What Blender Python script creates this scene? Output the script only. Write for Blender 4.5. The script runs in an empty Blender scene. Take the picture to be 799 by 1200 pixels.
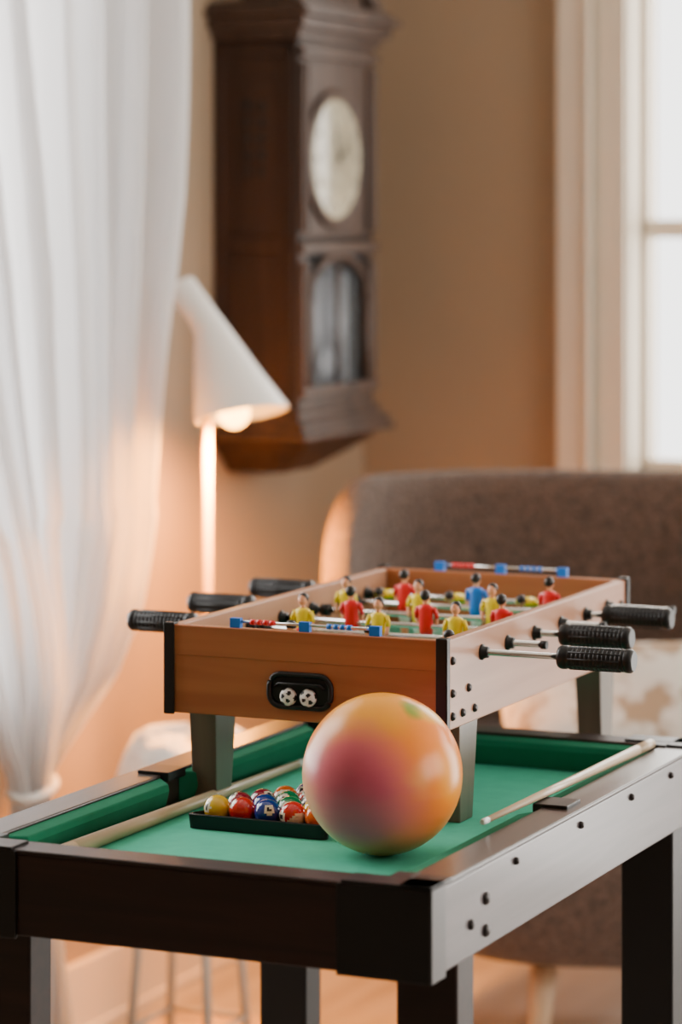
import bpy, bmesh, math, random
from mathutils import Vector, Matrix
random.seed(4)
ANG = math.radians(24.0)
D = bpy.data
scene = bpy.context.scene

# ------------------------------------------------------------------ mesh builder
class MB:
    def __init__(s):
        s.v=[]; s.f=[]; s.m=[]; s.sm=[]; s.M=Matrix()
    def add(s, vs, fs, mat=0, smooth=False):
        o=len(s.v)
        s.v += [tuple(s.M @ Vector(p)) for p in vs]
        for i,f in enumerate(fs):
            s.f.append([o+k for k in f])
            s.m.append(mat[i] if isinstance(mat,list) else mat)
            s.sm.append(smooth[i] if isinstance(smooth,list) else smooth)
    def hexa(s, p, mat=0):
        s.add(p, [(0,3,2,1),(4,5,6,7),(0,1,5,4),(1,2,6,5),(2,3,7,6),(3,0,4,7)], mat)
    def box(s,x0,x1,y0,y1,z0,z1,mat=0):
        s.hexa([(x0,y0,z0),(x1,y0,z0),(x1,y1,z0),(x0,y1,z0),(x0,y0,z1),(x1,y0,z1),(x1,y1,z1),(x0,y1,z1)],mat)
    def rings(s, rings, mat=0, cap=True, closed=False, smooth=True):
        n=len(rings[0]); vs=[p for r in rings for p in r]; fs=[]; sm=[]
        R=len(rings)
        for i in range(R if closed else R-1):
            a=i*n; b=((i+1)%R)*n
            for j in range(n):
                k=(j+1)%n
                fs.append((a+j,a+k,b+k,b+j)); sm.append(smooth)
        if cap and not closed:
            fs.append(tuple(range(n))[::-1]); sm.append(False)
            fs.append(tuple((R-1)*n+j for j in range(n))); sm.append(False)
        s.add(vs,fs,mat,sm)
    def circ(s,c,ax,r,n=24,ry=None):
        ax=Vector(ax).normalized(); c=Vector(c)
        h=Vector((0,0,1)) if abs(ax.z)<.9 else Vector((1,0,0))
        e1=ax.cross(h).normalized(); e2=ax.cross(e1)
        ry = r if ry is None else ry
        return [tuple(c+e1*r*math.cos(2*math.pi*i/n)+e2*ry*math.sin(2*math.pi*i/n)) for i in range(n)]
    def cyl(s,p0,p1,r0,r1=None,n=24,mat=0,cap=True):
        r1=r0 if r1 is None else r1
        ax=Vector(p1)-Vector(p0)
        s.rings([s.circ(p0,ax,r0,n),s.circ(p1,ax,r1,n)],mat,cap)
    def lathe(s,p0,ax,prof,n=24,mat=0,cap=True):
        ax=Vector(ax).normalized(); p0=Vector(p0)
        s.rings([s.circ(p0+ax*h,ax,r,n) for r,h in prof],mat,cap)
    def sph(s,c,r,n=20,m=12,mat=0,matf=None):
        if not hasattr(r,'__len__'): r=(r,r,r)
        vs=[];fs=[];mats=[]
        for i in range(m+1):
            t=math.pi*i/m
            t=min(max(t,1e-3),math.pi-1e-3)
            for j in range(n):
                p=2*math.pi*j/n
                vs.append((c[0]+r[0]*math.sin(t)*math.cos(p),c[1]+r[1]*math.sin(t)*math.sin(p),c[2]+r[2]*math.cos(t)))
        for i in range(m):
            for j in range(n):
                k=(j+1)%n
                f=(i*n+j,(i+1)*n+j,(i+1)*n+k,i*n+k); fs.append(f)
                if matf:
                    q=sum((Vector(vs[a]) for a in f),Vector())/4-Vector(c)
                    mats.append(matf(q.normalized()))
                else: mats.append(mat)
        s.add(vs,fs,mats,True)
    def tube(s,pts,r,n=10,mat=0,closed=False):
        P=[Vector(p) for p in pts]; N=len(P); rs=[]
        for i in range(N):
            if closed: t=P[(i+1)%N]-P[i-1]
            else: t=P[min(i+1,N-1)]-P[max(i-1,0)]
            rs.append(s.circ(P[i],t,r,n))
        s.rings(rs,mat,True,closed)
    def obj(s,name,mats,parent=None,loc=None,rot=None,bevel=0,subsurf=0,recalc=True):
        me=D.meshes.new(name); me.from_pydata(s.v,[],s.f)
        for m in mats: me.materials.append(m)
        for i,p in enumerate(me.polygons):
            p.material_index=s.m[i]; p.use_smooth=s.sm[i]
        if recalc:
            bm=bmesh.new(); bm.from_mesh(me)
            bmesh.ops.recalc_face_normals(bm,faces=bm.faces); bm.to_mesh(me); bm.free()
        o=D.objects.new(name,me); scene.collection.objects.link(o)
        if parent: o.parent=parent
        if loc: o.location=loc
        if rot: o.rotation_euler=rot
        if bevel:
            b=o.modifiers.new('bev','BEVEL'); b.width=bevel; b.segments=3; b.limit_method='ANGLE'; b.angle_limit=math.radians(50)
        if subsurf:
            b=o.modifiers.new('sub','SUBSURF'); b.levels=subsurf; b.render_levels=subsurf
        return o
def empty(name,loc=(0,0,0),rz=0):
    e=D.objects.new(name,None); scene.collection.objects.link(e)
    e.location=loc; e.rotation_euler=(0,0,rz); e.empty_display_size=.1
    return e

# ------------------------------------------------------------------ materials
def mat(name,col,rough=.5,metal=0,coat=0,spec=.5,var=0,scale=8,bump=0,bscale=60,emit=None,estr=0,sheen=0):
    m=D.materials.new(name); m.use_nodes=True; nt=m.node_tree; b=nt.nodes['Principled BSDF']
    b.inputs['Base Color'].default_value=(*col,1); b.inputs['Roughness'].default_value=rough
    b.inputs['Metallic'].default_value=metal; b.inputs['Coat Weight'].default_value=coat
    b.inputs['Specular IOR Level'].default_value=spec; b.inputs['Sheen Weight'].default_value=sheen
    tc=nt.nodes.new('ShaderNodeTexCoord')
    if var:
        n=nt.nodes.new('ShaderNodeTexNoise'); n.inputs['Scale'].default_value=scale; n.inputs['Detail'].default_value=5
        nt.links.new(tc.outputs['Object'],n.inputs['Vector'])
        r=nt.nodes.new('ShaderNodeValToRGB'); r.color_ramp.elements[0].position=.3; r.color_ramp.elements[1].position=.7
        r.color_ramp.elements[0].color=(*[c*(1-var) for c in col],1); r.color_ramp.elements[1].color=(*[min(1,c*(1+var)) for c in col],1)
        nt.links.new(n.outputs['Fac'],r.inputs['Fac']); nt.links.new(r.outputs['Color'],b.inputs['Base Color'])
    if bump:
        n2=nt.nodes.new('ShaderNodeTexNoise'); n2.inputs['Scale'].default_value=bscale; n2.inputs['Detail'].default_value=4
        nt.links.new(tc.outputs['Object'],n2.inputs['Vector'])
        bp=nt.nodes.new('ShaderNodeBump'); bp.inputs['Strength'].default_value=bump; bp.inputs['Distance'].default_value=.01
        nt.links.new(n2.outputs['Fac'],bp.inputs['Height']); nt.links.new(bp.outputs['Normal'],b.inputs['Normal'])
    if emit:
        b.inputs['Emission Color'].default_value=(*emit,1); b.inputs['Emission Strength'].default_value=estr
    return m
def wood(name,c1,c2,rough=.4,axis=1,scale=12,coat=0,spec=.5):
    m=D.materials.new(name); m.use_nodes=True; nt=m.node_tree; b=nt.nodes['Principled BSDF']
    b.inputs['Roughness'].default_value=rough; b.inputs['Coat Weight'].default_value=coat; b.inputs['Coat Roughness'].default_value=.15
    b.inputs['Specular IOR Level'].default_value=spec
    tc=nt.nodes.new('ShaderNodeTexCoord'); mp=nt.nodes.new('ShaderNodeMapping')
    sc=[scale*4]*3; sc[axis]=scale*.25; mp.inputs['Scale'].default_value=sc
    n=nt.nodes.new('ShaderNodeTexNoise'); n.inputs['Scale'].default_value=1; n.inputs['Detail'].default_value=6; n.inputs['Distortion'].default_value=.6
    r=nt.nodes.new('ShaderNodeValToRGB'); r.color_ramp.elements[0].position=.35; r.color_ramp.elements[1].position=.68
    r.color_ramp.elements[0].color=(*c1,1); r.color_ramp.elements[1].color=(*c2,1)
    nt.links.new(tc.outputs['Object'],mp.inputs['Vector']); nt.links.new(mp.outputs['Vector'],n.inputs['Vector'])
    nt.links.new(n.outputs['Fac'],r.inputs['Fac']); nt.links.new(r.outputs['Color'],b.inputs['Base Color'])
    return m

M_wall=mat('wall_tan',(.345,.255,.172),.85,var=.03,scale=3,bump=.05,bscale=150)
M_ceil=mat('ceiling_white',(.72,.69,.64),.9,var=.02)
M_trim=mat('trim_cream',(.70,.61,.49),.45,var=.02)
M_white=mat('white_lacquer',(.86,.84,.80),.35,var=.01)
M_stoolp=mat('stool_painted_frame',(.50,.45,.39),.5,var=.03)
M_stem=mat('lamp_stem_enamel',(.66,.46,.20),.4,var=.02)
M_floor=wood('floor_oak',(.28,.235,.195),(.42,.37,.32),.35,axis=1,scale=3)
M_dark=wood('dark_table_wood',(.012,.0045,.0035),(.027,.009,.0065),.42,axis=0,scale=14,spec=.4)
M_side=wood('table_wood_reflecting_side',(.075,.060,.063),(.11,.088,.093),.36,axis=1,scale=14,coat=.25)  # dark table wood; window reflection put into this paler grey base
M_rail=wood('rail_top_wood',(.022,.014,.011),(.042,.026,.020),.33,axis=1,scale=12,coat=.2)
M_black=mat('black_plastic',(.005,.005,.006),.38,spec=.4,var=.1)
M_cap=mat('grey_plastic',(.06,.056,.058),.35,var=.05)
M_felt=mat('green_felt',(.085,.53,.36),.95,spec=.1,var=.05,scale=40,bump=.08,bscale=600)
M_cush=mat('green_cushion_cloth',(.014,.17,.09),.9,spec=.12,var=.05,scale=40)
M_chrome=mat('chrome',(.75,.74,.72),.18,metal=1,var=.02)
M_bolt=mat('dark_bolt',(.05,.045,.045),.3,metal=.8,var=.05)
M_fwood=wood('foosball_wood',(.36,.110,.036),(.48,.165,.056),.38,axis=0,scale=7,coat=.15)
M_fwoodY=wood('foosball_wood_lit_side',(.42,.20,.115),(.53,.27,.165),.40,axis=1,scale=7,coat=.15,spec=.35)  # same wood as the ends; side daylight put into paler, pinker tones
M_fleg=wood('foosball_leg_wood',(.10,.080,.058),(.15,.12,.085),.35,axis=2,scale=7,coat=.35)
M_field=mat('field_green',(.06,.42,.28),.5,var=.05)
M_line=mat('field_line_white',(.8,.82,.8),.5,var=.02)
M_red=mat('plastic_red',(.80,.008,.015),.35,var=.05)
M_yel=mat('plastic_yellow',(.96,.72,.004),.35,var=.05)
M_blue=mat('plastic_blue',(.01,.18,.70),.35,var=.05)
M_skin=mat('figure_skin',(.80,.36,.19),.45,var=.05)
M_hair=mat('figure_hair',(.012,.008,.007),.4,var=.1)
M_wt=mat('plastic_white',(.85,.84,.82),.3,var=.02)
M_cue=wood('cue_maple',(.55,.40,.25),(.70,.54,.36),.35,axis=1,scale=6,coat=.3)
M_clock=wood('clock_walnut',(.020,.009,.005),(.045,.020,.011),.55,axis=2,scale=8,spec=.3)
M_clockf=wood('clock_walnut_lit_front',(.036,.020,.014),(.080,.045,.030),.48,axis=2,scale=8,spec=.3)  # same walnut as the case; reflected light put into this paler base
M_dial=mat('clock_dial_reflections',(.44,.40,.29),.25,coat=.35,var=.40,scale=12)  # mottled patches paint the window reflections on the dial
M_tube=mat('pewter_tube',(.28,.30,.34),.4,metal=.3,var=.03)
M_chair=mat('taupe_boucle_upholstery',(.090,.056,.041),.95,var=.50,scale=85,bump=.9,bscale=110,sheen=.2)
M_fleece=mat('white_fleece',(.82,.80,.77),.95,var=.05,scale=20,bump=.6,bscale=50,sheen=.4)
M_beech=wood('beech_leg',(.50,.34,.20),(.66,.46,.29),.4,axis=2,scale=6)

# room local -> world
C0=Vector((.049,6.705,0))
RM=Matrix.Translation(C0)@Matrix.Rotation(-ANG,4,'Z')
def R(x,y,z=0): return tuple(RM@Vector((x,y,z)))
def roomobj(mb,name,mats,bevel=0):
    o=mb.obj(name,mats,bevel=bevel); o.matrix_world=RM; return o

# ------------------------------------------------------------------ ROOM
XR=4.6; YB=-7.4; HC=2.7
RY0,RY1=-3.3,-.7
mb=MB(); mb.box(-.2,XR+.2,YB-.2,.2,-.08,0); roomobj(mb,'floor',[M_floor])
mb=MB(); mb.box(-.2,XR+.2,YB-.2,.2,HC,HC+.08); roomobj(mb,'ceiling',[M_ceil])
LY0,LY1,LZ0,LZ1=-3.1,-1.52,.72,2.35
mb=MB(); mb.box(-.2,0,LY1,.2,0,HC); mb.box(-.2,0,YB,LY0,0,HC); mb.box(-.2,0,LY0,LY1,0,LZ0); mb.box(-.2,0,LY0,LY1,LZ1,HC)
roomobj(mb,'wall_left',[M_wall])
WX0,WX1,WZ0,WZ1=.625,1.70,.96,2.42
DX0,DX1,DZ1=2.35,3.95,2.35
mb=MB(); mb.box(0,WX0,0,.2,0,HC); mb.box(WX0,WX1,0,.2,0,WZ0); mb.box(WX0,WX1,0,.2,WZ1,HC)
mb.box(WX1,DX0,0,.2,0,HC); mb.box(DX0,DX1,0,.2,DZ1,HC); mb.box(DX1,XR,0,.2,0,HC)
roomobj(mb,'wall_far',[M_wall])
mb=MB(); mb.box(XR,XR+.2,RY1,.2,0,HC); mb.box(XR,XR+.2,YB,RY0,0,HC); mb.box(XR,XR+.2,RY0,RY1,0,.8); mb.box(XR,XR+.2,RY0,RY1,2.35,HC)
roomobj(mb,'wall_right',[M_wall])
mb=MB(); mb.box(-.2,XR+.2,YB-.2,YB,0,HC); roomobj(mb,'wall_back',[M_wall])
def sash(mb,a0,a1,z0,z1,fn,w=.05,bars_z=(),bars_a=()):
    fn(mb,a0,a1,z0,z0+w); fn(mb,a0,a1,z1-w,z1); fn(mb,a0,a0+w,z0,z1); fn(mb,a1-w,a1,z0,z1)
    for z in bars_z: fn(mb,a0,a1,z-.020,z+.020)
    for a in bars_a: fn(mb,a-.015,a+.015,z0,z1)
mb=MB(); sash(mb,WX0,WX1,WZ0,WZ1,lambda m,a,b,c,d:m.box(a,b,.07,.11,c,d),.024,(1.485,),((WX0+WX1)/2,))
roomobj(mb,'window_1',[M_trim],.004)
mb=MB(); sash(mb,LY0,LY1,LZ0,LZ1,lambda m,a,b,c,d:m.box(-.14,-.10,a,b,c,d),.05,(1.5,),((LY0+LY1)/2,))
roomobj(mb,'window_2',[M_white],.004)
mb=MB(); sash(mb,RY0,RY1,.8,2.35,lambda m,a,b,c,d:m.box(XR+.1,XR+.14,a,b,c,d),.05,(),((RY0+RY1)/2,))
roomobj(mb,'side_light_window',[M_white],.004)  # unseen opening, placed where it gives side light
mb=MB(); sash(mb,DX0,DX1,0,DZ1,lambda m,a,b,c,d:m.box(a,b,.08,.13,c,d),.07,(),((DX0+DX1)/2,))
roomobj(mb,'glazed_door',[M_white],.004)  # unseen glazed door to the floor, added for the table-side reflection
mb=MB()
for s,x in ((1,WX0),(-1,WX1)):
    a=x; b=x-s*.07; c=x-s*.148
    mb.box(min(a,b),max(a,b),-.018,0,WZ0-.06,WZ1+.05); mb.box(min(b,c),max(b,c),-.045,0,WZ0-.06,WZ1+.12)
    mb.box(min(b,b-s*.012),max(b,b-s*.012),-.055,0,WZ0-.06,WZ1+.12)
mb.box(WX0-.148,WX1+.148,-.045,0,WZ1,WZ1+.14); mb.box(WX0-.16,WX1+.16,-.08,.05,WZ0-.09,WZ0-.05)
mb.box(WX0,WX0+.006,0,.07,WZ0,WZ1); mb.box(WX1-.006,WX1,0,.07,WZ0,WZ1)
roomobj(mb,'trim_1',[M_trim],.003)
mb=MB(); mb.box(0,.018,LY1,LY1+.09,LZ0-.05,LZ1+.1); mb.box(0,.018,LY0-.09,LY0,LZ0-.05,LZ1+.1); mb.box(0,.018,LY0-.09,LY1+.09,LZ1,LZ1+.1); mb.box(-.08,.06,LY0-.1,LY1+.1,LZ0-.04,LZ0)
roomobj(mb,'trim_2',[M_trim],.004)
mb=MB(); mb.box(0,.018,YB,-.0,0,.14); mb.box(0,.024,YB,0,0,.02); roomobj(mb,'baseboard_left',[M_trim],.004)
mb=MB(); mb.box(.024,DX0-.08,-.018,0,0,.14); mb.box(DX1+.08,XR,-.018,0,0,.14); roomobj(mb,'baseboard_far',[M_trim],.004)

# ------------------------------------------------------------------ CURTAIN
M_curt=D.materials.new('sheer_curtain'); M_curt.use_nodes=True; nt=M_curt.node_tree; nt.nodes.clear()
out=nt.nodes.new('ShaderNodeOutputMaterial'); df=nt.nodes.new('ShaderNodeBsdfDiffuse'); tl=nt.nodes.new('ShaderNodeBsdfTranslucent'); tp=nt.nodes.new('ShaderNodeBsdfTransparent')
df.inputs['Color'].default_value=(.78,.77,.77,1); tl.inputs['Color'].default_value=(.86,.86,.87,1)
m1=nt.nodes.new('ShaderNodeMixShader'); m1.inputs[0].default_value=.5; m2=nt.nodes.new('ShaderNodeMixShader'); m2.inputs[0].default_value=.05
nw=nt.nodes.new('ShaderNodeTexNoise'); nw.inputs['Scale'].default_value=400; bp=nt.nodes.new('ShaderNodeBump'); bp.inputs['Strength'].default_value=.1
nt.links.new(nw.outputs['Fac'],bp.inputs['Height']); nt.links.new(bp.outputs['Normal'],df.inputs['Normal'])
nt.links.new(df.outputs[0],m1.inputs[1]); nt.links.new(tl.outputs[0],m1.inputs[2]); nt.links.new(m1.outputs[0],m2.inputs[1]); nt.links.new(tp.outputs[0],m2.inputs[2]); nt.links.new(m2.outputs[0],out.inputs[0])
def interp(tab,z):
    if z>=tab[0][0]: return tab[0][1]
    for (a,b),(c,d) in zip(tab,tab[1:]):
        if z>=c:
            t=(z-c)/(a-c); return d+(b-d)*t
    return tab[-1][1]
rightT=[(2.5,-1.16),(1.9,-1.185),(1.55,-1.22),(1.28,-1.28),(.97,-1.335),(.815,-1.39),(.70,-1.47),(.62,-1.58),(.556,-1.66),(.50,-1.67),(.3,-1.63),(.02,-1.60)]
leftT=[(2.5,-2.7),(1.5,-2.3),(.8,-1.90),(.62,-1.79),(.556,-1.745),(.50,-1.74),(.3,-1.80),(.02,-1.84)]
NZ=90; NU=340; vs=[];fs=[]
for i in range(NZ):
    z=2.45-(2.43)*i/(NZ-1); r_=interp(rightT,z); l_=interp(leftT,z); w=r_-l_
    for j in range(NU):
        u=j/(NU-1)
        uu=u+.016*math.sin(u*17+z*.5)
        y=l_+w*u
        k_=min(1,w/1.0)
        am=.064*k_+.014
        ph_=2*math.pi*9*uu
        x=.135+am*math.sin(ph_)+.010*k_*math.sin(2*math.pi*24*u+1.1+z*.5)+.014*math.sin(z*7+u*9)*(1 if z<1.0 else .3)
        y+=.060*math.sin(2*ph_+.6)*k_*.6
        vs.append((x,y,z))
for i in range(NZ-1):
    for j in range(NU-1):
        a=i*NU+j; fs.append((a,a+1,a+NU+1,a+NU))
mb=MB(); mb.add(vs,fs,0,True)
cur=empty('curtain',C0,-ANG)
mb.obj('sheer_panel',[M_curt],cur,recalc=False)
mb=MB(); mb.tube([(.13+.036*math.cos(t),-1.705+.045*math.sin(t),.535+.012*math.sin(t)) for t in [2*math.pi*k/24 for k in range(24)]],.008,8,0,True)
mb.obj('tieback',[M_fleece],cur)
mb=MB(); mb.cyl((.13,-3.3,2.47),(.13,-.98,2.47),.014); mb.sph((.13,-.97,2.47),.028); mb.sph((.13,-3.31,2.47),.028)
for y in (-3.2,-2.1,-1.05): mb.cyl((0,y,2.47),(.13,y,2.47),.008)
mb.obj('curtain_rod',[M_bolt],cur)

# ------------------------------------------------------------------ WALL CLOCK
ck=empty('wall_clock',R(0.002,-.772,0),-ANG)
mb=MB(); W=.42; Dp=.185
mb.box(0,.012,.02,W-.02,1.12,1.87)
mb.box(0,Dp,.02,.035,1.12,1.87); mb.box(0,Dp,W-.035,W-.02,1.12,1.87)
mb.box(0,Dp,.02,W-.02,1.455,1.475); mb.box(0,Dp-.015,.035,W-.035,1.475,1.86)
for z0,z1 in ((1.14,1.17),(1.44,1.47),(1.83,1.86)): mb.box(.012,Dp-.012,.014,.02,z0,z1)
mb.box(.0,.022,.014,.02,1.14,1.86); mb.box(Dp-.03,Dp-.008,.014,.02,1.14,1.86)
mb.obj('case',[M_clock],ck,bevel=.003)
mb=MB()
mb.box(Dp-.015,Dp,.02,.065,1.12,1.87); mb.box(Dp-.015,Dp,W-.065,W-.02,1.12,1.87)
mb.box(Dp-.015,Dp,.065,W-.065,1.12,1.15); mb.box(Dp-.015,Dp,.065,W-.065,1.435,1.87)
for y in (.032,.052,W-.052,W-.032):
    mb.cyl((Dp+.004,y,1.17),(Dp+.004,y,1.42),.008,n=10); mb.cyl((Dp+.004,y,1.48),(Dp+.004,y,1.82),.008,n=10)
for z in (1.15,1.437,1.83): mb.box(Dp,Dp+.014,.022,W-.022,z,z+.02)
mb.obj('front_frame',[M_clockf],ck,bevel=.002)
mb=MB()
rs=[]
for k in range(17):
    t=math.pi*k/16; rs.append((Dp+.004,W/2-.14*math.cos(t),1.345+.085*math.sin(t)))
mb.tube(rs,.009,8); mb.tube([(Dp+.004,W/2-.14,1.16),(Dp+.004,W/2-.14,1.345)],.009,8); mb.tube([(Dp+.004,W/2+.14,1.16),(Dp+.004,W/2+.14,1.345)],.009,8)
mb.tube([(Dp+.002,W/2,1.15),(Dp+.002,W/2,1.43)],.006,8)
mb.obj('door_arch',[M_clockf],ck)
cz=1.628; cy=W/2-.02
mb=MB(); mb.lathe((Dp,cy,cz),(1,0,0),[(.142,0),(.143,.008),(.134,.014),(.124,.011),(.121,.007)],40,0)
mb.obj('bezel',[M_clockf],ck)
mb=MB(); mb.lathe((Dp+.001,cy,cz),(1,0,0),[(.122,0),(.122,.007),(.116,.010),(.02,.011)],40,0)
for k in range(12):
    a=math.pi*k/6; c=Vector((Dp+.0115,cy+.1*math.sin(a),cz+.1*math.cos(a)))
    mb.sph(c,(.002,.005,.007),8,6,1)
mb.cyl((Dp+.015,cy,cz),(Dp+.015,cy+.05,cz+.035),.002,.001,8,1); mb.cyl((Dp+.017,cy,cz),(Dp+.017,cy-.03,cz+.08),.002,.001,8,1); mb.sph((Dp+.016,cy,cz),.005,8,6,1)
mb.obj('dial',[M_dial,M_bolt],ck)
mb=MB()
for k,y in enumerate((.10,.145,.19,.235,.28,.325)):
    mb.cyl((.14,y,1.165),(.14,y,1.41-.02*(k%2)),.0165,n=14)
mb.cyl((.165,.21,1.2),(.165,.21,1.44),.003,n=8); mb.lathe((.16,.21,1.21),(1,0,0),[(.01,0),(.035,.002),(.035,.004),(.01,.006)],24)
mb.obj('weights_and_pendulum',[M_tube],ck)
M_glass=D.materials.new('clock_glass'); M_glass.use_nodes=True; b=M_glass.node_tree.nodes['Principled BSDF']; b.inputs['Base Color'].default_value=(.5,.55,.6,1); b.inputs['Roughness'].default_value=.05; b.inputs['Alpha'].default_value=.08
mb=MB(); mb.box(Dp-.012,Dp-.009,.065,W-.065,1.15,1.435); mb.obj('door_glass',[M_glass],ck)
mb=MB()
for z0,z1,o in ((1.865,1.885,.012),(1.885,1.91,.028),(1.91,1.925,.045),(1.925,1.94,.03)):
    mb.box(0,Dp+o,-o+.015,W+o-.015,z0,z1)
for s in (-1,1):
    pts=[]
    for k in range(20):
        t=k/19; pts.append((Dp-.01,W/2+s*(.20-.15*t),1.955+.07*math.sin(t*1.9)))
    mb.tube(pts,.018,8); mb.sph(pts[-1],.028,12,8); mb.sph(pts[0],.024,12,8)
mb.box(.05,Dp-.015,.04,W-.04,1.94,1.985); mb.lathe((Dp-.03,W/2,1.98),(0,0,1),[(.02,0),(.028,.015),(.014,.03),(.026,.05),(.018,.075),(.004,.10)],16)
mb.obj('cornice',[M_clockf],ck,bevel=.003)
mb=MB()
for z0,z1,o in ((1.10,1.12,.010),(1.08,1.10,.024),(1.065,1.08,.034)): mb.box(0,Dp+o,-o+.015,W+o-.015,z0,z1)
mb.obj('base_ledge',[M_clockf],ck,bevel=.004)
mb=MB()
def rr(x1,y0,y1,z): return [(0,y0,z),(x1*.8,y0,z),(x1,y0+.03,z),(x1,y1-.03,z),(x1*.8,y1,z),(0,y1,z)]
mb.rings([rr(Dp+.02,-.005,W+.0,1.066),rr(Dp+.0,.02,W-.03,1.045),rr(Dp-.03,.05,W-.09,1.02),rr(Dp-.07,.08,W-.15,.992)],0,True,smooth=False)
mb.obj('base_corbel',[M_clock],ck,bevel=.004)
mb=MB()
for i in range(5):
    for j in range(2):
        c=(.075+.03*j,.0195,1.60+.033*i); mb.sph(c,(.009,.003,.012),10,6)
mb.obj('side_fretwork',[M_black],ck)

# ------------------------------------------------------------------ FLOOR LAMP
lp=empty('floor_lamp',(-.246,5.5,0),0)
mb=MB()
mb.lathe((.0,0,0),(0,0,1),[(.12,0),(.12,.012),(.115,.018),(.03,.024),(.008,.03)],32)
mb.cyl((0,0,.02),(0,0,1.30),.008,n=16)
mb.cyl((0,0,1.28),(.008,-.008,1.30),.012,n=12)
mb.obj('base_and_stem',[M_stem],lp)
def axn(a): return Vector(a).normalized()
nr=axn((-.17,.20,1)); na=axn((-.50,.14,1))
sec=[((.066,-.03,1.146),.0865,nr),((.064,-.029,1.151),.0865,nr),((.040,-.016,1.212),.064,nr),((.018,-.004,1.272),.042,axn((-.24,.17,1))),((.006,0,1.302),.031,axn((-.4,.14,1))),((-.006,.003,1.322),.0275,na),((-.050,.012,1.385),.0275,na),((-.052,.0125,1.389),.023,na)]
def ring(c,r,n_,N=40):
    n_=Vector(n_); e1=n_.cross(Vector((0,1,0))).normalized(); e2=n_.cross(e1); c=Vector(c)
    return [tuple(c+e1*r*math.cos(2*math.pi*i/N)+e2*r*math.sin(2*math.pi*i/N)) for i in range(N)]
mb=MB()
outer=[ring(*s_) for s_ in sec]; inner=[ring(Vector(c),r-.003,n_) for c,r,n_ in sec[:5]][::-1]
mb.rings(outer,0,False); mb.rings([outer[0]]+inner[::-1],0,False); mb.add(outer[-1],[tuple(range(40))],0)
mb.add(inner[0],[tuple(range(40))],0)
mb.obj('shade',[M_white],lp,recalc=False)
M_bulb=mat('warm_bulb',(1,.8,.5),.4,emit=(1,.42,.06),estr=22)
mb=MB(); mb.sph((.050,-.035,1.153),(.029,.029,.031)); mb.obj('bulb',[M_bulb],lp)
L=D.lights.new('lamp_light','SPOT'); L.color=(1,.33,.025); L.energy=165; L.shadow_soft_size=.03; L.spot_size=math.radians(168); L.spot_blend=.5
lo=D.objects.new('lamp_light',L); scene.collection.objects.link(lo); lo.parent=lp; lo.location=(.050,-.04,1.116); lo.rotation_euler=(math.radians(0),math.radians(20),0)

# ------------------------------------------------------------------ ARMCHAIR
ch=empty('armchair',(.495,5.47,0),math.radians(-4))
def prof(z):
    T=[(.20,.50),(.26,.68),(.36,.80),(.5,.88),(.7,.95),(.9,.99),(1.02,1.0)]
    for (a,b),(c,d) in zip(T,T[1:]):
        if z<=c: return b+(d-b)*(z-a)/(c-a)
    return 1.0
RX,RY=.545,.42
def plan(th,z,inset=0):
    k=prof(z); rx=RX*k-inset; ry=RY*k-inset
    c,s_=math.cos(th),math.sin(th); p=.8
    return (rx*math.copysign(abs(c)**p,c), ry*math.copysign(abs(s_)**p,s_), z)
mb=MB(); rgs=[]
NT=44
for i in range(NT+1):
    f=-1+2*i/NT; th=math.radians(90+f*118)
    af=abs(f); drop=0 if af<.55 else ((af-.55)/.45)**1.6*.36
    zt=1.012-drop
    th_=.085-.02*af
    ring_=[]
    for q in (0,.12,.3,.55,.8,.93): ring_.append(plan(th,.22+(zt-.22)*q))
    a=plan(th,zt,.012); ring_.append((a[0],a[1],zt-.006)); a=plan(th,zt,th_*.5); ring_.append((a[0],a[1],zt+.008)); a=plan(th,zt,th_-.012); ring_.append((a[0],a[1],zt-.006))
    for q in (.93,.8,.55,.3,.12): ring_.append(plan(th,.22+(zt-.22)*q,th_))
    rgs.append(ring_)
mb.rings(rgs,0,True)
mb.obj('back_shell',[M_chair],ch,subsurf=1)
mb=MB(); rgs=[]
for z,k in ((.20,.55),(.205,.66),(.235,.76),(.30,.82),(.38,.86),(.44,.86),(.455,.80)):
    rg=[]
    for j in range(40):
        t=2*math.pi*j/40; c,s_=math.cos(t),math.sin(t); p=.75
        rg.append((.46*k*math.copysign(abs(c)**p,c),-.03+.42*k*math.copysign(abs(s_)**p,s_),z))
    rgs.append(rg)
mb.rings(rgs); mb.obj('seat_base',[M_chair],ch,subsurf=1)
mb=MB(); rgs=[]
for z,k in ((.44,.80),(.45,.88),(.49,.90),(.535,.88),(.55,.78),(.555,.4)):
    rg=[]
    for j in range(40):
        t=2*math.pi*j/40; c,s_=math.cos(t),math.sin(t); p=.7
        rg.append((.42*k*math.copysign(abs(c)**p,c),-.05+.40*k*math.copysign(abs(s_)**p,s_),z))
    rgs.append(rg)
mb.rings(rgs); mb.obj('seat_cushion',[M_chair],ch,subsurf=1)
mb=MB()
for sx in (-1,1):
    for sy in (-1,1):
        mb.cyl((sx*.115,-.03+sy*.15,.24),(sx*.14,-.03+sy*.21,0),.026,.015)
mb.obj('legs',[M_beech],ch)

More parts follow.
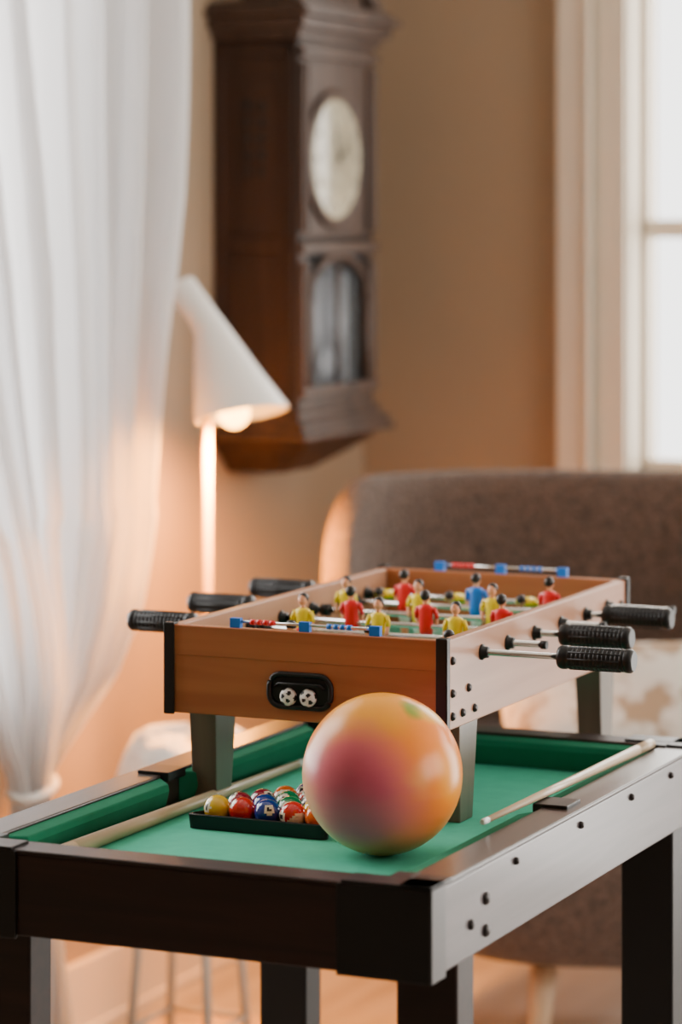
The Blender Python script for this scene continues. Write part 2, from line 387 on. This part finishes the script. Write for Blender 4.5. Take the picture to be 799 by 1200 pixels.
def pillow(name,w,h,t,mats,loc,rot,parent=None):
    mb=MB(); N=28
    for sgn in (1,-1):
        vs=[];fs=[]
        for i in range(N+1):
            for j in range(N+1):
                a=-1+2*i/N; b=-1+2*j/N
                th=t*((1-a**4)*(1-b**4))**.5
                pin=1-.08*(a*a*b*b)
                vs.append((w/2*a*(1+.06*(1-b*b)*abs(a)**3)*pin, sgn*th*(1+.08*math.sin(a*5+b*3)), h/2*b*pin))
        for i in range(N):
            for j in range(N):
                q=i*(N+1)+j; fs.append((q,q+1,q+N+2,q+N+1))
        mb.add(vs,fs,0,True)
    return mb.obj(name,mats,parent,loc,rot)
M_pc=mat('patterned_cushion',(.8,.78,.74),.95)
nt=M_pc.node_tree; tc=nt.nodes.new('ShaderNodeTexCoord'); nn=nt.nodes.new('ShaderNodeTexNoise'); nn.inputs['Scale'].default_value=16
rp=nt.nodes.new('ShaderNodeValToRGB'); rp.color_ramp.elements[0].position=.40; rp.color_ramp.elements[0].color=(.36,.25,.16,1); rp.color_ramp.elements[1].position=.52; rp.color_ramp.elements[1].color=(.66,.60,.54,1)
nt.links.new(tc.outputs['Object'],nn.inputs['Vector']); nt.links.new(nn.outputs['Fac'],rp.inputs['Fac']); nt.links.new(rp.outputs['Color'],nt.nodes['Principled BSDF'].inputs['Base Color'])
pillow('throw_pillow',.44,.24,.045,[M_pc],(.515,5.25,.66),(math.radians(-48),math.radians(-3),math.radians(-4)))

# ------------------------------------------------------------------ STOOL WITH THROW
st=empty('stool',(-.262,5.15,0),-ANG)
mb=MB()
mb.lathe((0,0,.55),(0,0,1),[(.08,0),(.095,.005),(.095,.022),(.08,.028)],32)
for k in range(4):
    a=math.pi/4+k*math.pi/2
    mb.cyl((.065*math.cos(a),.065*math.sin(a),.555),(.115*math.cos(a),.115*math.sin(a),0),.008,n=12)
for k in range(4):
    a=math.pi/4+k*math.pi/2; b_=a+math.pi/2
    mb.cyl((.104*math.cos(a),.104*math.sin(a),.12),(.104*math.cos(b_),.104*math.sin(b_),.12),.005,n=10)
mb.obj('frame',[M_stoolp],st)
mb=MB(); rgs=[]
for r_,z in ((.01,.62),(.045,.62),(.075,.617),(.098,.605),(.107,.57),(.112,.52),(.118,.48)):
    rg=[]
    for j in range(72):
        t=2*math.pi*j/72; w_=max(0,(.605-z))/.12
        rr_=r_*(1+w_*.12*math.sin(t*9)+w_*.05*math.sin(t*5+1))+.006*math.sin(t*3+z*30)
        rg.append((rr_*math.cos(t),rr_*math.sin(t),z+.012*math.sin(t*2+.6)+.006*math.sin(t*7)))
    rgs.append(rg)
mb.rings(rgs,0,False); mb.add(rgs[0],[tuple(range(72))],0)
mb.obj('fleece_throw',[M_fleece],st,recalc=True)

# ------------------------------------------------------------------ POOL TABLE
TW,TL=.60,.97; ZF,ZT,ZB=.76,.80,.706
pt=empty('pool_table',(.092,3.121,0),-ANG)
RW=.045
mb=MB(); mb.box(-TW+RW,-RW,RW,TL-RW,ZF-.012,ZF); mb.obj('felt_bed',[M_felt],pt)
mb=MB(); mb.box(-TW+.02,-.02,.02,TL-.02,ZB+.004,ZF-.012); mb.obj('bed_board',[M_dark],pt)
mb=MB(); mb.box(-TW,0,0,.02,ZB,ZT-.003); mb.box(-TW,0,TL-.02,TL,ZB,ZT-.003); mb.obj('end_aprons',[M_dark],pt,bevel=.002)
mb=MB(); mb.box(-.02,.001,.02,TL-.02,ZB,ZT-.003); mb.box(-TW-.001,-TW+.02,.02,TL-.02,ZB,ZT-.003); mb.obj('side_aprons',[M_side],pt,bevel=.002)
mb=MB(); mb.box(-RW,.002,0.03,TL-.03,ZT-.003,ZT+.002); mb.box(-RW,-.02,0.02,TL-.02,ZF-.01,ZT-.003); mb.box(-TW-.002,-TW+RW,.03,TL-.03,ZT-.003,ZT+.002); mb.box(-TW+.02,-TW+RW,.02,TL-.02,ZF-.01,ZT-.003)
mb.obj('side_rails',[M_rail],pt,bevel=.002)
mb=MB(); mb.box(-TW+.03,-.03,-.002,RW,ZT-.003,ZT+.002); mb.box(-TW+.02,-.02,.02,RW,ZF-.01,ZT-.003); mb.box(-TW+.03,-.03,TL-RW,TL+.002,ZT-.003,ZT+.002); mb.box(-TW+.02,-.02,TL-RW,TL-.02,ZF-.01,ZT-.003)
mb.obj('end_rails',[M_dark],pt,bevel=.002)
mb=MB()
def cush(p0,p1,inn):
    p0=Vector(p0);p1=Vector(p1);inn=Vector(inn); d=(p1-p0).normalized()
    def sec(p,s_):
        q=p; e=d*s_*.02
        return [(q.x,q.y,ZF),(q.x,q.y,ZT-.001),tuple(q+inn*.022+e+Vector((0,0,ZT-.004))),tuple(q+inn*.024+e+Vector((0,0,ZT-.012))),tuple(q+inn*.012+e*.5+Vector((0,0,ZF)))]
    mb.rings([sec(p0,1),sec(p1,-1)],0,True,smooth=False)
g=.045
cush((-RW,RW+g-.02,0),(-RW,TL/2-.025,0),(-1,0,0)); cush((-RW,TL/2+.025,0),(-RW,TL-RW-g+.02,0),(-1,0,0))
cush((-TW+RW,RW+g-.02,0),(-TW+RW,TL/2-.025,0),(1,0,0)); cush((-TW+RW,TL/2+.025,0),(-TW+RW,TL-RW-g+.02,0),(1,0,0))
cush((-TW+RW+g-.02,RW,0),(-RW-g+.02,RW,0),(0,1,0)); cush((-TW+RW+g-.02,TL-RW,0),(-RW-g+.02,TL-RW,0),(0,-1,0))
mb.obj('cushions',[M_cush],pt,bevel=.002)
mb=MB()
for cx,sx in ((0,-1),(-TW,1)):
    for cy_,sy in ((0,1),(TL,-1)):
        def bx(xa,xb,ya,yb,z0,z1,m=0):
            X=sorted((cx+sx*xa,cx+sx*xb)); Y=sorted((cy_+sy*ya,cy_+sy*yb)); mb.box(X[0],X[1],Y[0],Y[1],z0,z1,m)
        bx(-.004,.105,-.004,.0,ZB-.003,ZT+.001); bx(-.005,.0,-.004,.035,ZB-.003,ZT+.001,1)
        bx(-.004,.10,-.004,.035,ZT+.001,ZT+.005); bx(-.004,.035,-.004,.055,ZT+.001,ZT+.005)
        bx(.035,.06,.035,.06,ZF+.001,ZT+.0048)
        c=Vector((cx+sx*.062,cy_+sy*.062,0)); mb.cyl((c.x,c.y,ZF-.001),(c.x,c.y,ZF+.0012),.027,n=28)
for cx,sx in ((0,-1),(-TW,1)):
    X=sorted((cx+sx*.012,cx+sx*.056)); mb.box(X[0],X[1],TL/2-.024,TL/2+.024,ZT-.006,ZT+.006)
    c=cx+sx*.058; mb.cyl((c,TL/2,ZF-.001),(c,TL/2,ZF+.0012),.024,n=24)
mb.obj('pocket_corners',[M_black,M_cap],pt,bevel=.0015)
mb=MB()
for x0 in (-.073,-TW+.002):
    for y0 in (.084,TL-.13):
        mb.box(x0,x0+.071,y0,y0+.05,.02,ZB+.003,1 if y0>.3 else 0); mb.box(x0-.003,x0+.074,y0-.003,y0+.053,0,.025,1)
mb.obj('legs',[M_dark,M_black],pt,bevel=.003)
mb=MB()
mb.box(-TW+.06,-.06,.11,.13,ZB-.02,ZB+.005); mb.box(-TW+.06,-.06,TL-.11,TL-.09,ZB-.02,ZB+.005); mb.obj('cross_braces',[M_black],pt,bevel=.002)
mb=MB()
for y,z,r_ in ((.16,.76,.0055),(.16,.725,.0055),(.115,.741,.0045),(.2527,.783,.0035),(.471,.783,.0035),(.66,.783,.0035),(.82,.783,.0035)):
    for sx,x in ((1,.001),(-1,-TW-.001)):
        mb.lathe((x,y,z),(sx,0,0),[(r_*1.3,0),(r_*1.3,.0015),(r_,.004),(r_*.4,.005)],14)
mb.obj('bolts',[M_bolt],pt)

# ------------------------------------------------------------------ CUES
def cue(name,p0,p1,rs=1):
    p0=Vector(p0);p1=Vector(p1);d=p1-p0
    e=empty(name,p0,math.atan2(-d.x,d.y)); l=math.hypot(d.x,d.y)
    mb=MB(); mb.lathe((0,0,0),(0,1,d.z/l),[(.006*rs,0),(.0095*rs,.004),(.0095*rs,.10*l)],16); mb.obj('butt',[M_cue],e)
    mb=MB(); mb.lathe((0,.1*l,.1*d.z),(0,1,d.z/l),[(.0095*rs,0),(.0075*rs,.5*l),(.005*rs,.87*l)],16); mb.obj('shaft',[M_cue],e)
    mb=MB(); mb.lathe((0,.97*l,.97*d.z),(0,1,d.z/l),[(.0052*rs,0),(.0052*rs,.02*l),(.004*rs,.028*l)],16); mb.obj('tip',[M_wt],e)
def TP(x,y,z):
    return Matrix.Translation((.092,3.121,0))@Matrix.Rotation(-ANG,4,'Z')@Vector((x,y,z))
cue('pool_cue',TP(-.515,.09,ZF+.0105),TP(-.512,.80,ZF+.006))
cue('pool_cue.001',TP(-.050,.90,ZT+.0082),TP(-.058,.30,ZT+.0125),.7)

# ------------------------------------------------------------------ TABLETOP FOOSBALL
fb=empty('tabletop_foosball_game',(.1267,3.62,ZF),-ANG)
FW,FL,FH,FB=.38,.69,.231,.121; T=.014
mb=MB(); mb.box(-FW+.001,-.001,0,T,FB,FH); mb.box(-FW+.001,-.001,FL-T,FL,FB,FH); mb.box(-FW,0,-.001,T-.002,FH-.037,FH+.001)
mb.obj('end_panels',[M_fwood],fb,bevel=.0015)
mb=MB(); mb.box(-T,0,T,FL-T,FB,FH); mb.box(-FW,-FW+T,T,FL-T,FB,FH); mb.obj('side_panels',[M_fwoodY],fb,bevel=.0015)
mb=MB(); mb.box(-FW+T,-T,T,FL-T,FB+.004,FB+.03,0)
zf=FB+.0302
mb.box(-FW+T+.01,-T-.01,FL/2-.0015,FL/2+.0015,zf,zf+.0006,1)
mb.tube([(-FW/2+.06*math.cos(t),FL/2+.06*math.sin(t),zf) for t in [2*math.pi*k/40 for k in range(40)]],.001,6,1,True)
for y0,y1 in ((T+.002,.09),(FL-.09,FL-T-.002)):
    for xx in (-FW/2-.08,-FW/2+.08): mb.box(xx-.0015,xx+.0015,y0,y1,zf,zf+.0006,1)
    ye=y1 if y0<.3 else y0; mb.box(-FW/2-.08,-FW/2+.08,ye-.0015,ye+.0015,zf,zf+.0006,1)
mb.obj('playing_field',[M_field,M_line],fb)
mb=MB()
for x in (-FW,0):
    for y in (0,FL):
        sx=-1 if x==0 else 1; sy=1 if y==0 else -1
        X=sorted((x-sx*.003,x+sx*.012)); Y=sorted((y-sy*.003,y+sy*.0)); mb.box(X[0],X[1],Y[0],Y[1],FB-.002,FH+.003)
        X=sorted((x-sx*.003,x)); Y=sorted((y-sy*.003,y+sy*.008)); mb.box(X[0],X[1],Y[0],Y[1],FB-.002,FH+.003)
        X=sorted((x-sx*.003,x+sx*.012)); Y=sorted((y-sy*.003,y+sy*.010)); mb.box(X[0],X[1],Y[0],Y[1],FH+.001,FH+.0035)
mb.obj('corner_trims',[M_black],fb,bevel=.0012)
mb=MB()
for x0,x1 in ((-.040,-.002),(-FW+.006,-FW+.044)):
    for y0,yd in ((.05,1),(FL-.05,-1)):
        ya,yb=sorted((y0,y0+yd*.062)); yc,yd_=sorted((y0+yd*.008,y0+yd*.050))
        o=.002
        mb.hexa([(x0+o,yc,0),(x1-o,yc,0),(x1-o,yd_,0),(x0+o,yd_,0),(x0,ya,FB+.004),(x1,ya,FB+.004),(x1,yb,FB+.004),(x0,yb,FB+.004)])
mb.obj('legs',[M_fleg],fb,bevel=.0015)
mb=MB()
for y,z in ((.022,.205),(.022,.165),(.022,.137),(.075,.165),(.095,.137),(.055,.137),(FL-.03,.2),(FL-.03,.15),(FL-.07,.145),(FL-.1,.145)):
    for sx,x in ((1,0),(-1,-FW)): mb.lathe((x,y,z),(sx,0,0),[(.0055,0),(.0055,.001),(.004,.0035),(.001,.004)],14)
mb.obj('side_bolts',[M_bolt],fb)
def rrect(cx,cz_,w,h,r,y,n=8):
    pts=[]
    for k,(sx,sz) in enumerate(((1,1),(-1,1),(-1,-1),(1,-1))):
        for i in range(n+1):
            a=math.pi/2*k+math.pi/2*i/n
            pts.append((cx+sx*(w/2-r)+r*math.cos(a),y,cz_+sz*(h/2-r)+r*math.sin(a)))
    return pts
mb=MB(); gc=-FW/2-.003; gz=.159
P=rrect(gc,gz,.084,.040,.016,-.003); mb.tube(P,.0036,8,0,True)
P=rrect(gc,gz,.082,.038,.015,-.0018); mb.add(P,[tuple(range(len(P)))],0)
mb.tube([(gc-.034,-.004,gz+.004),(gc-.028,-.007,gz+.009),(gc+.028,-.007,gz+.009),(gc+.034,-.004,gz+.004)],.0018,6,0)
mb.obj('ball_return',[M_black],fb)
ph=(1+5**.5)/2
ico=[Vector(v).normalized() for v in [(0,a,b*ph) for a in (-1,1) for b in (-1,1)]+[(a,b*ph,0) for a in (-1,1) for b in (-1,1)]+[(b*ph,0,a) for a in (-1,1) for b in (-1,1)]]
mb=MB()
for dx,rot in ((-.0155,.5),(.0115,1.4)):
    RR=Matrix.Rotation(rot,3,'X')@Matrix.Rotation(rot*1.7,3,'Z')
    ic=[RR@v for v in ico]
    mb.sph((gc+dx,-.004,gz-.0075),(.0112,.0075,.0112),36,24,matf=lambda q,ic=ic:1 if max(Vector((q.x,q.y,q.z)).dot(v) for v in ic)>.95 else 0)
mb.obj('mini_soccer_balls',[M_wt,M_black],fb)
RZ=.203
rods=[(.12,'R',.151,.03),(.21,'L',.114,.05),(.31,'R',.085,.05),(.41,'L',.125,.06),(.51,'R',.075,.05),(.60,'L',.12,.095)]
mbr=MB(); mbh=MB(); mbb=MB()
def handle(mb,x,y,sx):
    pr=[(.006,-.05),(.013,-.048),(.0148,-.044),(.0148,-.038),(.0132,-.036)]
    k=-.034
    while k<.034:
        pr+=[(.0142,k),(.0142,k+.0040),(.0134,k+.0046),(.0134,k+.0052)]; k+=.0056
    pr+=[(.0132,.037),(.0148,.039),(.0148,.045),(.012,.049)]
    mb.lathe((x,y,RZ),(sx,0,0),pr,20)
    for a in range(10):
        t=2*math.pi*a/10
        mb.tube([(x-.033,y+.0138*math.cos(t),RZ+.0138*math.sin(t)),(x+.033,y+.0138*math.cos(t),RZ+.0138*math.sin(t))],.0012,6)
for y,sd,e_,opp in rods:
    if sd=='R': xa,xb=-FW-opp,e_; handle(mbh,e_,y,1)
    else: xa,xb=-FW-e_,opp; handle(mbh,-FW-e_,y,-1)
    mbr.cyl((xa,y,RZ),(xb,y,RZ),.0038,n=14)
    for x in (-T,0,-FW,-FW+T):
        sx=1 if x in (0,-FW+T) else -1
        mbb.lathe((x,y,RZ),(sx,0,0),[(.010,0),(.010,.002),(.0075,.003),(.0072,.009),(.005,.010)],18)
    tipx = xa if sd=='R' else xb
    mbb.cyl((tipx-.004,y,RZ),(tipx+.004,y,RZ),.0055,n=14)
    for x in (-T-.022,-FW+T+.022): mbb.cyl((x-.006,y,RZ),(x+.006,y,RZ),.0085,n=14)
mbr.obj('rods',[M_chrome],fb); mbh.obj('grip_handles',[M_black],fb); mbb.obj('bushings',[M_black],fb)
def player():
    mb=MB()
    def el(z,rx,ry,c=(0,0)): return [(c[0]+rx*math.cos(2*math.pi*i/16),c[1]+ry*math.sin(2*math.pi*i/16),z) for i in range(16)]
    mb.rings([el(-.010,.0075,.0055),el(-.004,.0085,.007),el(.004,.0088,.0072),el(.012,.0085,.006),el(.020,.0102,.0060),el(.024,.0095,.0052),el(.0265,.004,.0038)],0)
    for s_ in (-1,1):
        mb.tube([(s_*.0100,0,.0225),(s_*.0125,-.0005,.016),(s_*.0128,-.002,.010)],.0030,8,0)
        mb.tube([(s_*.0128,-.002,.010),(s_*.0118,-.004,.003),(s_*.0095,-.006,-.002)],.0024,8,1)
    mb.cyl((0,0,.025),(0,0,.030),.003,n=10,mat=1)
    mb.sph((0,0,.0355),(.0056,.0060,.0070),14,10,1)
    mb.sph((0,.0016,.0374),(.0063,.0062,.0068),14,10,2)
    mb.sph((0,-.0062,.0348),(.0012,.0014,.0014),6,5,1)
    mb.rings([el(-.022,.0062,.0048),el(-.014,.0078,.0058),el(-.009,.0080,.0060)],3)
    mb.rings([el(-.040,.0045,.004),el(-.030,.0050,.0042),el(-.022,.0058,.0046)],1)
    mb.box(-.008,.008,-.008,.006,-.048,-.040,0)
    return mb
cols={'r':M_red,'y':M_yel,'b':M_blue}
rows=[(.12,.052,'rbr',-58,0),(.21,.011,'yyy',0,0),(.31,.037,'rrr',3,1),(.41,-.015,'yyy',-3,0),(.51,.03,'rbr',0,1),(.60,-.03,'yyy',-80,0)]
pm={}
for y,off,cs,tilt,face in rows:
    for k,c in enumerate(cs):
        if c not in pm:
            o=player().obj('figure_'+c,[cols[c],M_skin,M_hair,M_wt],fb,bevel=0); pm[c]=o.data
        else:
            o=D.objects.new('figure_'+c,pm[c]); scene.collection.objects.link(o); o.parent=fb
        o.location=(-FW/2+off+(k-1)*.108,y,RZ); o.rotation_euler=(math.radians(-tilt),0,math.pi if face else 0)
        o.scale=(1.12,1.12,1.12)
for y in (.006,FL-.006):
    mb=MB(); cx=-FW/2; z=FH+.009
    mb.cyl((cx-.095,y,z),(cx+.095,y,z),.0018,n=10,mat=2)
    for x in (cx-.095,cx,cx+.095): mb.box(x-.007,x+.007,y-.004,y+.004,FH,z+.004,0)
    for k in range(4): mb.cyl((cx-.075+k*.009,y,z),(cx-.069+k*.009,y,z),.0034,n=12,mat=1)
    for k in range(4): mb.cyl((cx+.03+k*.009,y,z),(cx+.036+k*.009,y,z),.0034,n=12,mat=0)
    mb.obj('score_counter',[M_blue,M_red,M_chrome],fb)

# ------------------------------------------------------------------ BIG BALL
M_ball=D.materials.new('swirl_ball'); M_ball.use_nodes=True; nt=M_ball.node_tree; b=nt.nodes['Principled BSDF']; b.inputs['Roughness'].default_value=.28; b.inputs['Specular IOR Level'].default_value=.35
tc=nt.nodes.new('ShaderNodeTexCoord')
nz=nt.nodes.new('ShaderNodeTexNoise'); nz.inputs['Scale'].default_value=9; nz.inputs['Detail'].default_value=3
mp=nt.nodes.new('ShaderNodeMapping'); mp.inputs['Rotation'].default_value=(.3,.5,.2); mp.inputs['Scale'].default_value=(1,1,1.8)
nt.links.new(tc.outputs['Object'],mp.inputs['Vector']); nt.links.new(mp.outputs['Vector'],nz.inputs['Vector'])
vm=nt.nodes.new('ShaderNodeVectorMath'); vm.operation='SCALE'; vm.inputs['Scale'].default_value=.06
sb=nt.nodes.new('ShaderNodeVectorMath'); sb.operation='SUBTRACT'; sb.inputs[1].default_value=(.5,.5,.5)
nt.links.new(nz.outputs['Color'],sb.inputs[0]); nt.links.new(sb.outputs[0],vm.inputs[0])
ad=nt.nodes.new('ShaderNodeVectorMath'); ad.operation='ADD'; nt.links.new(tc.outputs['Object'],ad.inputs[0]); nt.links.new(vm.outputs[0],ad.inputs[1])
base=nt.nodes.new('ShaderNodeRGB'); base.outputs[0].default_value=(.98,.25,.004,1); cur_=base.outputs[0]
rb=.0939
def blob(pos,rad,soft,col,amt=1):
    global cur_
    d=nt.nodes.new('ShaderNodeVectorMath'); d.operation='DISTANCE'; d.inputs[1].default_value=[p*rb for p in pos]
    nt.links.new(ad.outputs[0],d.inputs[0])
    mr=nt.nodes.new('ShaderNodeMapRange'); mr.interpolation_type='SMOOTHSTEP'; mr.inputs[1].default_value=(rad-soft)*rb; mr.inputs[2].default_value=(rad+soft)*rb; mr.inputs[3].default_value=amt; mr.inputs[4].default_value=0
    nt.links.new(d.outputs['Value'],mr.inputs[0])
    mx=nt.nodes.new('ShaderNodeMix'); mx.data_type='RGBA'; nt.links.new(mr.outputs[0],mx.inputs[0]); nt.links.new(cur_,mx.inputs[6]); mx.inputs[7].default_value=(*col,1); cur_=mx.outputs[2]
blob((-.25,-.3,.90),.68,.32,(.98,.40,.012),.95)
blob((-.98,-.20,-.20),.55,.30,(.95,.50,.26),.9)
blob((-.60,-.55,-.80),.42,.28,(.90,.50,.16),.7)
blob((.08,-.85,-.62),.62,.35,(.84,.19,.09),.85)
blob((-.42,-.86,.00),.72,.32,(.84,.17,.22))
blob((-.33,-.93,-.12),.42,.28,(.70,.08,.17),.7)
blob((.42,-.85,.05),.14,.14,(.98,.42,.12),.6)
blob((.42,-.30,.93),.15,.08,(.16,.32,.02),.9)
blob((.62,-.15,.80),.20,.12,(.95,.52,.01),.9)
blob((.88,-.45,.10),.28,.2,(.98,.38,.01),.8)
blob((.0,1,.1),.8,.3,(.7,.15,.2))
nt.links.new(cur_,b.inputs['Base Color'])
mb=MB(); mb.sph((0,0,0),rb,64,40); mb.obj('play_ball',[M_ball],None,(.0484,3.495,ZF+rb+.0003))

# ------------------------------------------------------------------ RACK + BALLS
rk=empty('billiard_ball_rack',(-.192,3.647,ZF+.0005),-ANG)
S=.195; Hh=S*math.sqrt(3)/2+.012
tri=[(0,0),(S,0),(S/2,Hh)]
def rtri(off,z):
    pts=[]; c=Vector((S/2,Hh/3))
    P=[Vector(p) for p in tri]
    for i in range(3):
        p=P[i]; a=(P[i-1]-p).normalized(); b_=(P[(i+1)%3]-p).normalized(); r_=.018
        q0=p+a*r_; q1=p+b_*r_
        for k in range(6):
            t=k/5; q=(1-t)**2*q0+2*t*(1-t)*p+t*t*q1
            dd=(q-c); pts.append((*(c+dd*(1-off/dd.length*1.0)),z))
    return pts
mb=MB()
mb.rings([rtri(0,0),rtri(-.002,.017),rtri(.003,.018),rtri(.005,.0025)],0,False,smooth=False)
P=rtri(0,0); mb.add(P,[tuple(range(len(P)))],0); P=rtri(.004,.002); mb.add(P,[tuple(range(len(P)))],0)
mb.obj('tray',[M_black],rk)
bc=[('y',(.80,.50,.02)),('r',(.62,.02,.015)),('db',(.01,.04,.26)),('o',(.80,.14,.01)),('m',(.25,.01,.03)),('g',(.01,.20,.07)),('p',(.12,.02,.2))]
bm_=[mat('billiard_'+n,c,.12,coat=.6,var=.02) for n,c in bc]+[mat('billiard_white',(.80,.74,.58),.12,coat=.6,var=.01),M_black]
WH=7;BK=8
lay=[[(0,0),(1,0),(2,0),(1,1),(3,0)],[(4,0),(2,0),(5,0),(0,0)],[(4,0),(5,0),(6,0)],[(3,1),(1,0)],[(2,0)]]
mb=MB(); rb2=.0168
for j,row in enumerate(lay):
    for i,(c,stripe) in enumerate(row):
        n_=Vector((random.uniform(-.9,.9),random.uniform(-1,.1),random.uniform(-.2,.9))).normalized(); sa=n_.cross(Vector((random.random(),.3,.9))).normalized()
        def mf(q,c=c,stripe=stripe,n_=n_,sa=sa):
            d=q.dot(n_)
            if d>.985: return BK
            if d>.92: return WH
            if stripe and abs(q.dot(sa))>.62: return WH
            return c
        mb.sph((.0125+.017+i*.034+j*.017,.016+.017+j*.0294,.0195),rb2,32,20,matf=mf)
mb.obj('billiard_balls',bm_,rk)

# ------------------------------------------------------------------ LIGHT
w=D.worlds.new('world'); scene.world=w; w.use_nodes=True; bg=w.node_tree.nodes['Background']; bg.inputs[0].default_value=(1,.985,.96,1); bg.inputs[1].default_value=3.8
def area(name,loc,dirv,sx,sy,e,col):
    L=D.lights.new(name,'AREA'); L.shape='RECTANGLE'; L.size=sx; L.size_y=sy; L.energy=e; L.color=col
    o=D.objects.new(name,L); scene.collection.objects.link(o); o.location=R(*loc)
    dv=(RM.to_3x3()@Vector(dirv)); o.rotation_euler=dv.to_track_quat('-Z','Y').to_euler(); return o
area('daylight_left',(-.35,(LY0+LY1)/2,1.6),(1,0,0),1.9,2.0,75,(1,.98,.95))
area('daylight_window',(.55,.50,1.65),(0,-1,0),3.0,2.2,120,(1,.95,.87))
area('daylight_door',(3.35,.35,1.15),(0,-1,0),1.8,2.4,95,(1,.95,.88))  # behind the added glazed door, feeds the table-side reflection
area('side_light_right',(XR+.35,(RY0+RY1)/2,1.6),(-1,0,0),2.8,1.8,85,(1,.93,.82))  # light for the unseen right opening, placed to come from the side

# ------------------------------------------------------------------ CAMERA
cam=D.cameras.new('camera'); co=D.objects.new('camera',cam); scene.collection.objects.link(co)
co.location=(0,0,1.5); co.rotation_euler=(math.radians(90),0,0)
cam.sensor_fit='AUTO'; cam.sensor_width=36; cam.lens=105; cam.shift_y=-.2833
cam.dof.use_dof=True; cam.dof.focus_distance=3.60; cam.dof.aperture_fstop=3.0
scene.camera=co
